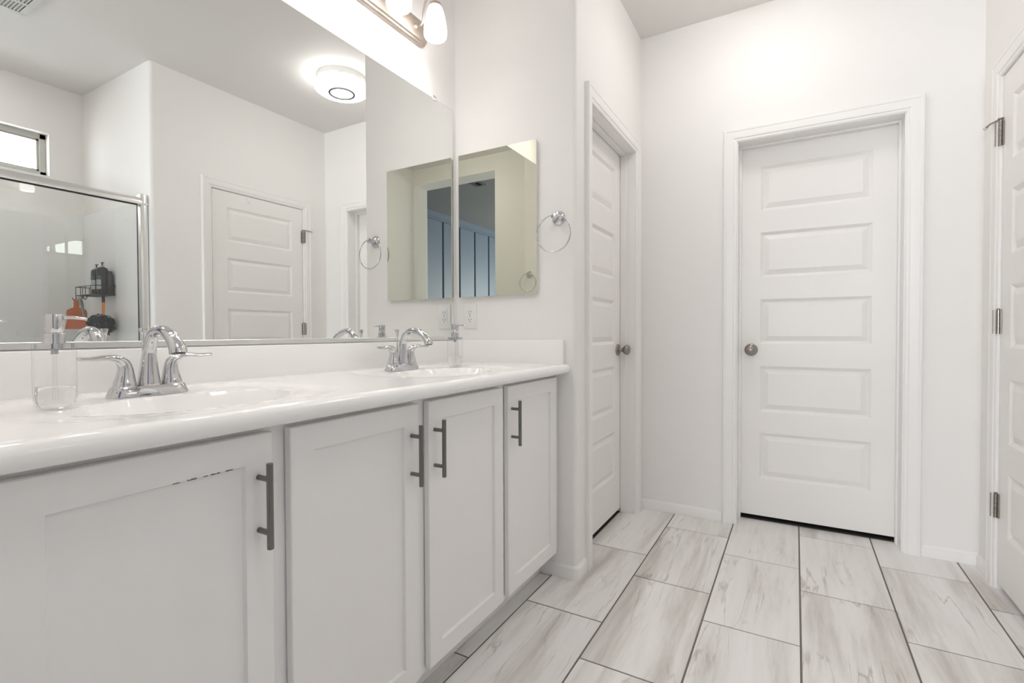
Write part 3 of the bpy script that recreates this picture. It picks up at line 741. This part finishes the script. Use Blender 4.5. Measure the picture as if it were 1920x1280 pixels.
ss = thing('shower_surround', 'glossy pale grey acrylic shower wall panels behind the glass door', 'shower wall panel', (W2, .8, .05))
bm = newbm(); box(bm, 2.197, W2-.011, YA-.0165, YA-.0075, .0502, 1.862, .002); obj('end_panel', bm, 'acrylic', ss)
bm = newbm(); box(bm, W2-.0105, W2-.0008, SN+.002, YA-.0075, .0502, 1.862, .002); obj('long_panel', bm, 'acrylic', ss)
bm = newbm(); box(bm, 2.197, W2-.011, SN+.0015, SN+.0105, .0502, 1.862, .002); obj('near_panel', bm, 'acrylic', ss)
YE = YA-.0168
# caddy
ca = thing('shower_caddy', 'black wire shower caddy fixed to the end wall of the shower', 'shower caddy', (2.69, YE, 1.285))
cx0, cx1, cy0, cy1, cz0, cz1 = 2.548, 2.842, YE-.112, YE-.0035, 1.287, 1.345
bm = newbm()
for z in (cz0, cz1): tube(bm, [(cx0, cy0, z), (cx1, cy0, z)], .0026, 8); tube(bm, [(cx0, cy1, z), (cx1, cy1, z)], .0026, 8); tube(bm, [(cx0, cy0, z), (cx0, cy1, z)], .0026, 8); tube(bm, [(cx1, cy0, z), (cx1, cy1, z)], .0026, 8)
for k in range(5):
    x = cx0+(cx1-cx0)*k/4; tube(bm, [(x, cy0, cz0), (x, cy0, cz1)], .002, 8)
for y in (cy0+.037, cy0+.074):
    for x in (cx0, cx1): tube(bm, [(x, y, cz0), (x, y, cz1)], .002, 8)
obj('basket_frame', bm, 'black', ca)
bm = newbm()
for k in range(1, 9):
    y = cy0+(cy1-cy0)*k/9; tube(bm, [(cx0, y, cz0), (cx1, y, cz0)], .0017, 6)
obj('basket_shelf', bm, 'black', ca)
bm = newbm(); box(bm, cx0+.02, cx1-.02, YE-.0030, YE-.0003, cz0-.004, cz1+.02, .001); obj('wall_plate', bm, 'black', ca)
for x in (cx1-.004, cx1-.10, cx1-.17):
    bm = newbm(); tube(bm, smooth_path([(x, cy0, cz0), (x, cy0-.001, cz0-.018), (x, cy0-.009, cz0-.030), (x, cy0-.018, cz0-.024), (x, cy0-.020, cz0-.014)], 4), .0024, 8); obj('hook', bm, 'black', ca)
# bottles in the caddy
BZ = cz0+.0020
def pump_bottle(loc, label, r_=.030, h=.172, wide=1.0):
    t = thing('pump_bottle', label, 'bottle', loc); ROOT[t.name] = Vector()
    bm = newbm(); loft(bm, [(0, 0, .0), (0, 0, .004), (0, 0, h-.022), (0, 0, h-.010), (0, 0, h-.002), (0, 0, h)], [(r_*.94*wide, r_*.94), (r_*wide, r_), (r_*wide, r_), (r_*.92*wide, r_*.92), (r_*.6*wide, r_*.6), (.011, .011)], 26, up=(0, 1, 0)); obj('bottle_body', bm, 'blackp', t, smooth=40)
    bm = newbm(); n = 14
    lathe(bm, [(.0105, h), (.0105, h+.012), (.0001, h+.012)], (0, 0, 0), 'z', 16); obj('bottle_neck', bm, 'greybox', t)
    bm = newbm(); lathe(bm, [(.0001, h+.010), (.004, h+.010), (.004, h+.026), (.0001, h+.026)], (0, 0, 0), 'z', 10)
    loft(bm, [(.008, 0, h+.028), (-.02, -.004, h+.029), (-.042, -.008, h+.024)], [(.007, .004), (.006, .0035), (.004, .0025)], 10); obj('pump', bm, 'blackp', t)
    bm = newbm(); rr = r_+.0007; vs = []
    for k in range(n+1):
        a = math.radians(215+ 90*k/n); vs.append((rr*math.cos(a)*wide, rr*math.sin(a)))
    for z0, z1, mi in ((.035, .098, 0), (.102, .125, 1)):
        a_ = [bm.verts.new((x, y, z0)) for x, y in vs]; b_2 = [bm.verts.new((x, y, z1)) for x, y in vs]
        for k in range(n): face(bm, (a_[k], a_[k+1], b_2[k+1], b_2[k]), mi)
    obj('label', bm, ['label', 'dgrey'], t)
    return t
pump_bottle((2.672, YE-.058, BZ), 'black pump bottle with a pale label, left of the second pump bottle in the caddy')
pump_bottle((2.610, YE-.050, BZ), 'plain black pump bottle, the right-hand of the two in the caddy', .031, .182)
t = thing('shampoo_bottle', 'wide black bottle without a pump nearest the basket end', 'bottle', (2.575, YE-.03, BZ)); ROOT[t.name] = Vector()
t.location = (2.572, YE-.022, BZ)
bm = newbm(); loft(bm, [(0, 0, 0), (0, 0, .003), (0, 0, .12), (0, 0, .136), (0, 0, .140)], [(.017, .0165), (.018, .0175), (.018, .0175), (.016, .015), (.011, .011)], 20); obj('bottle_body', bm, 'blackp', t, smooth=40)
bm = newbm(); lathe(bm, [(.0001, .1395), (.012, .1395), (.012, .155), (.0001, .156)], (0, 0, 0), 'z', 16); obj('bottle_cap', bm, 'blackp', t)
t = thing('shampoo_tube', 'tall pale grey box-shaped bottle with dark bands behind the pump bottles', 'bottle', (2.735, YE-.03, BZ)); ROOT[t.name] = Vector()
t.location = (2.742, YE-.036, BZ)
bm = newbm(); box(bm, -.026, .026, -.018, .018, 0, .175, .004, 2); obj('bottle_body', bm, 'greybox', t)
bm = newbm(); box(bm, -.0265, .0265, -.0186, .0186, .115, .145); obj('dark_band', bm, 'dgrey', t)
bm = newbm(); box(bm, -.0265, .0265, -.0186, .0186, .012, .042); obj('dark_band', bm, 'dgrey', t)
# hanging tools
t = thing('bath_scrubber', 'flat orange silicone body scrubber hanging from the left end of the caddy', 'scrubber', (2.84, cy0-.02, 1.25))
bm = newbm()
pl = [(-.013, .0), (.013, .0), (.015, -.055), (.050, -.072), (.054, -.09), (.054, -.145), (.044, -.20), (-.060, -.20), (-.050, -.145), (-.052, -.09), (-.048, -.072), (-.015, -.055)]
ux = Vector((.45, -.89, 0)).normalized(); un = Vector((.89, .45, 0)); o0 = Vector((2.800, cy0-.012, 1.262))
for sgn in (0,):
    a = [bm.verts.new(o0 - ux*u*1.0 + Vector((0, 0, 1))*z + un*.004) for u, z in pl]; b = [bm.verts.new(o0 - ux*u*1.0 + Vector((0, 0, 1))*z - un*.004) for u, z in pl]
    face(bm, a); face(bm, list(reversed(b)))
    for i in range(len(pl)): face(bm, (a[i], a[(i+1) % len(pl)], b[(i+1) % len(pl)], b[i]))
obj('scrubber_body', bm, 'orange', t)
t = thing('shower_squeegee', 'small grey squeegee hanging from the middle caddy hook', 'squeegee', (2.74, cy0-.02, 1.25))
bm = newbm(); loft(bm, [(2.728, cy0-.016, 1.262), (2.715, cy0-.017, 1.235), (2.690, cy0-.017, 1.19), (2.665, cy0-.017, 1.13)], [(.008, .005), (.012, .007), (.008, .005), (.007, .005)], 12); obj('handle', bm, 'greyplastic', t, smooth=40)
bm = newbm(); loft(bm, [(2.776, cy0-.014, 1.257), (2.728, cy0-.022, 1.262), (2.680, cy0-.024, 1.265)], [(.006, .010)]*3, 10); obj('blade_head', bm, 'greyplastic', t)
t = thing('bath_brush', 'orange stick handle with a black grip hanging under the caddy above the loofah', 'brush', (2.558, 1.5, 1.24))
bm = newbm(); loft(bm, [(2.558, 1.502, 1.2835), (2.558, 1.502, 1.235)], [.009, .009], 12); obj('grip', bm, 'black', t)
bm = newbm(); loft(bm, [(2.558, 1.502, 1.2348), (2.558, 1.500, 1.145)], [.0085, .0075], 12); obj('stick', bm, 'orange2', t)
t = thing('mesh_loofah', 'fluffy black mesh loofah hanging below the shower caddy', 'loofah', (2.56, 1.488, 1.02))
bm = newbm(); random.seed(11); Lc = Vector((2.560, 1.488, 1.085))
bmesh.ops.create_icosphere(bm, subdivisions=4, radius=.062)
from mathutils import noise
for v in bm.verts:
    n_ = noise.noise(v.co*55)+.6*noise.noise(v.co*140); v.co = v.co*(1+.28*n_)+Lc
for k in range(150):
    d = Vector((random.gauss(0, 1), random.gauss(0, 1), random.gauss(0, 1))).normalized(); p = Lc+d*.058
    q = d.cross(Vector((random.random(), random.random(), random.random()))).normalized(); w = .013
    pts = [p+(q*math.cos(a)+d*math.sin(a))*w*random.uniform(.8, 1.3) + d*.006 for a in [i*PI/4 for i in range(5)]]
    loft(bm, pts, [(.0035, .0006)]*5, 5)
obj('netting', bm, 'puff', t, smooth=40)
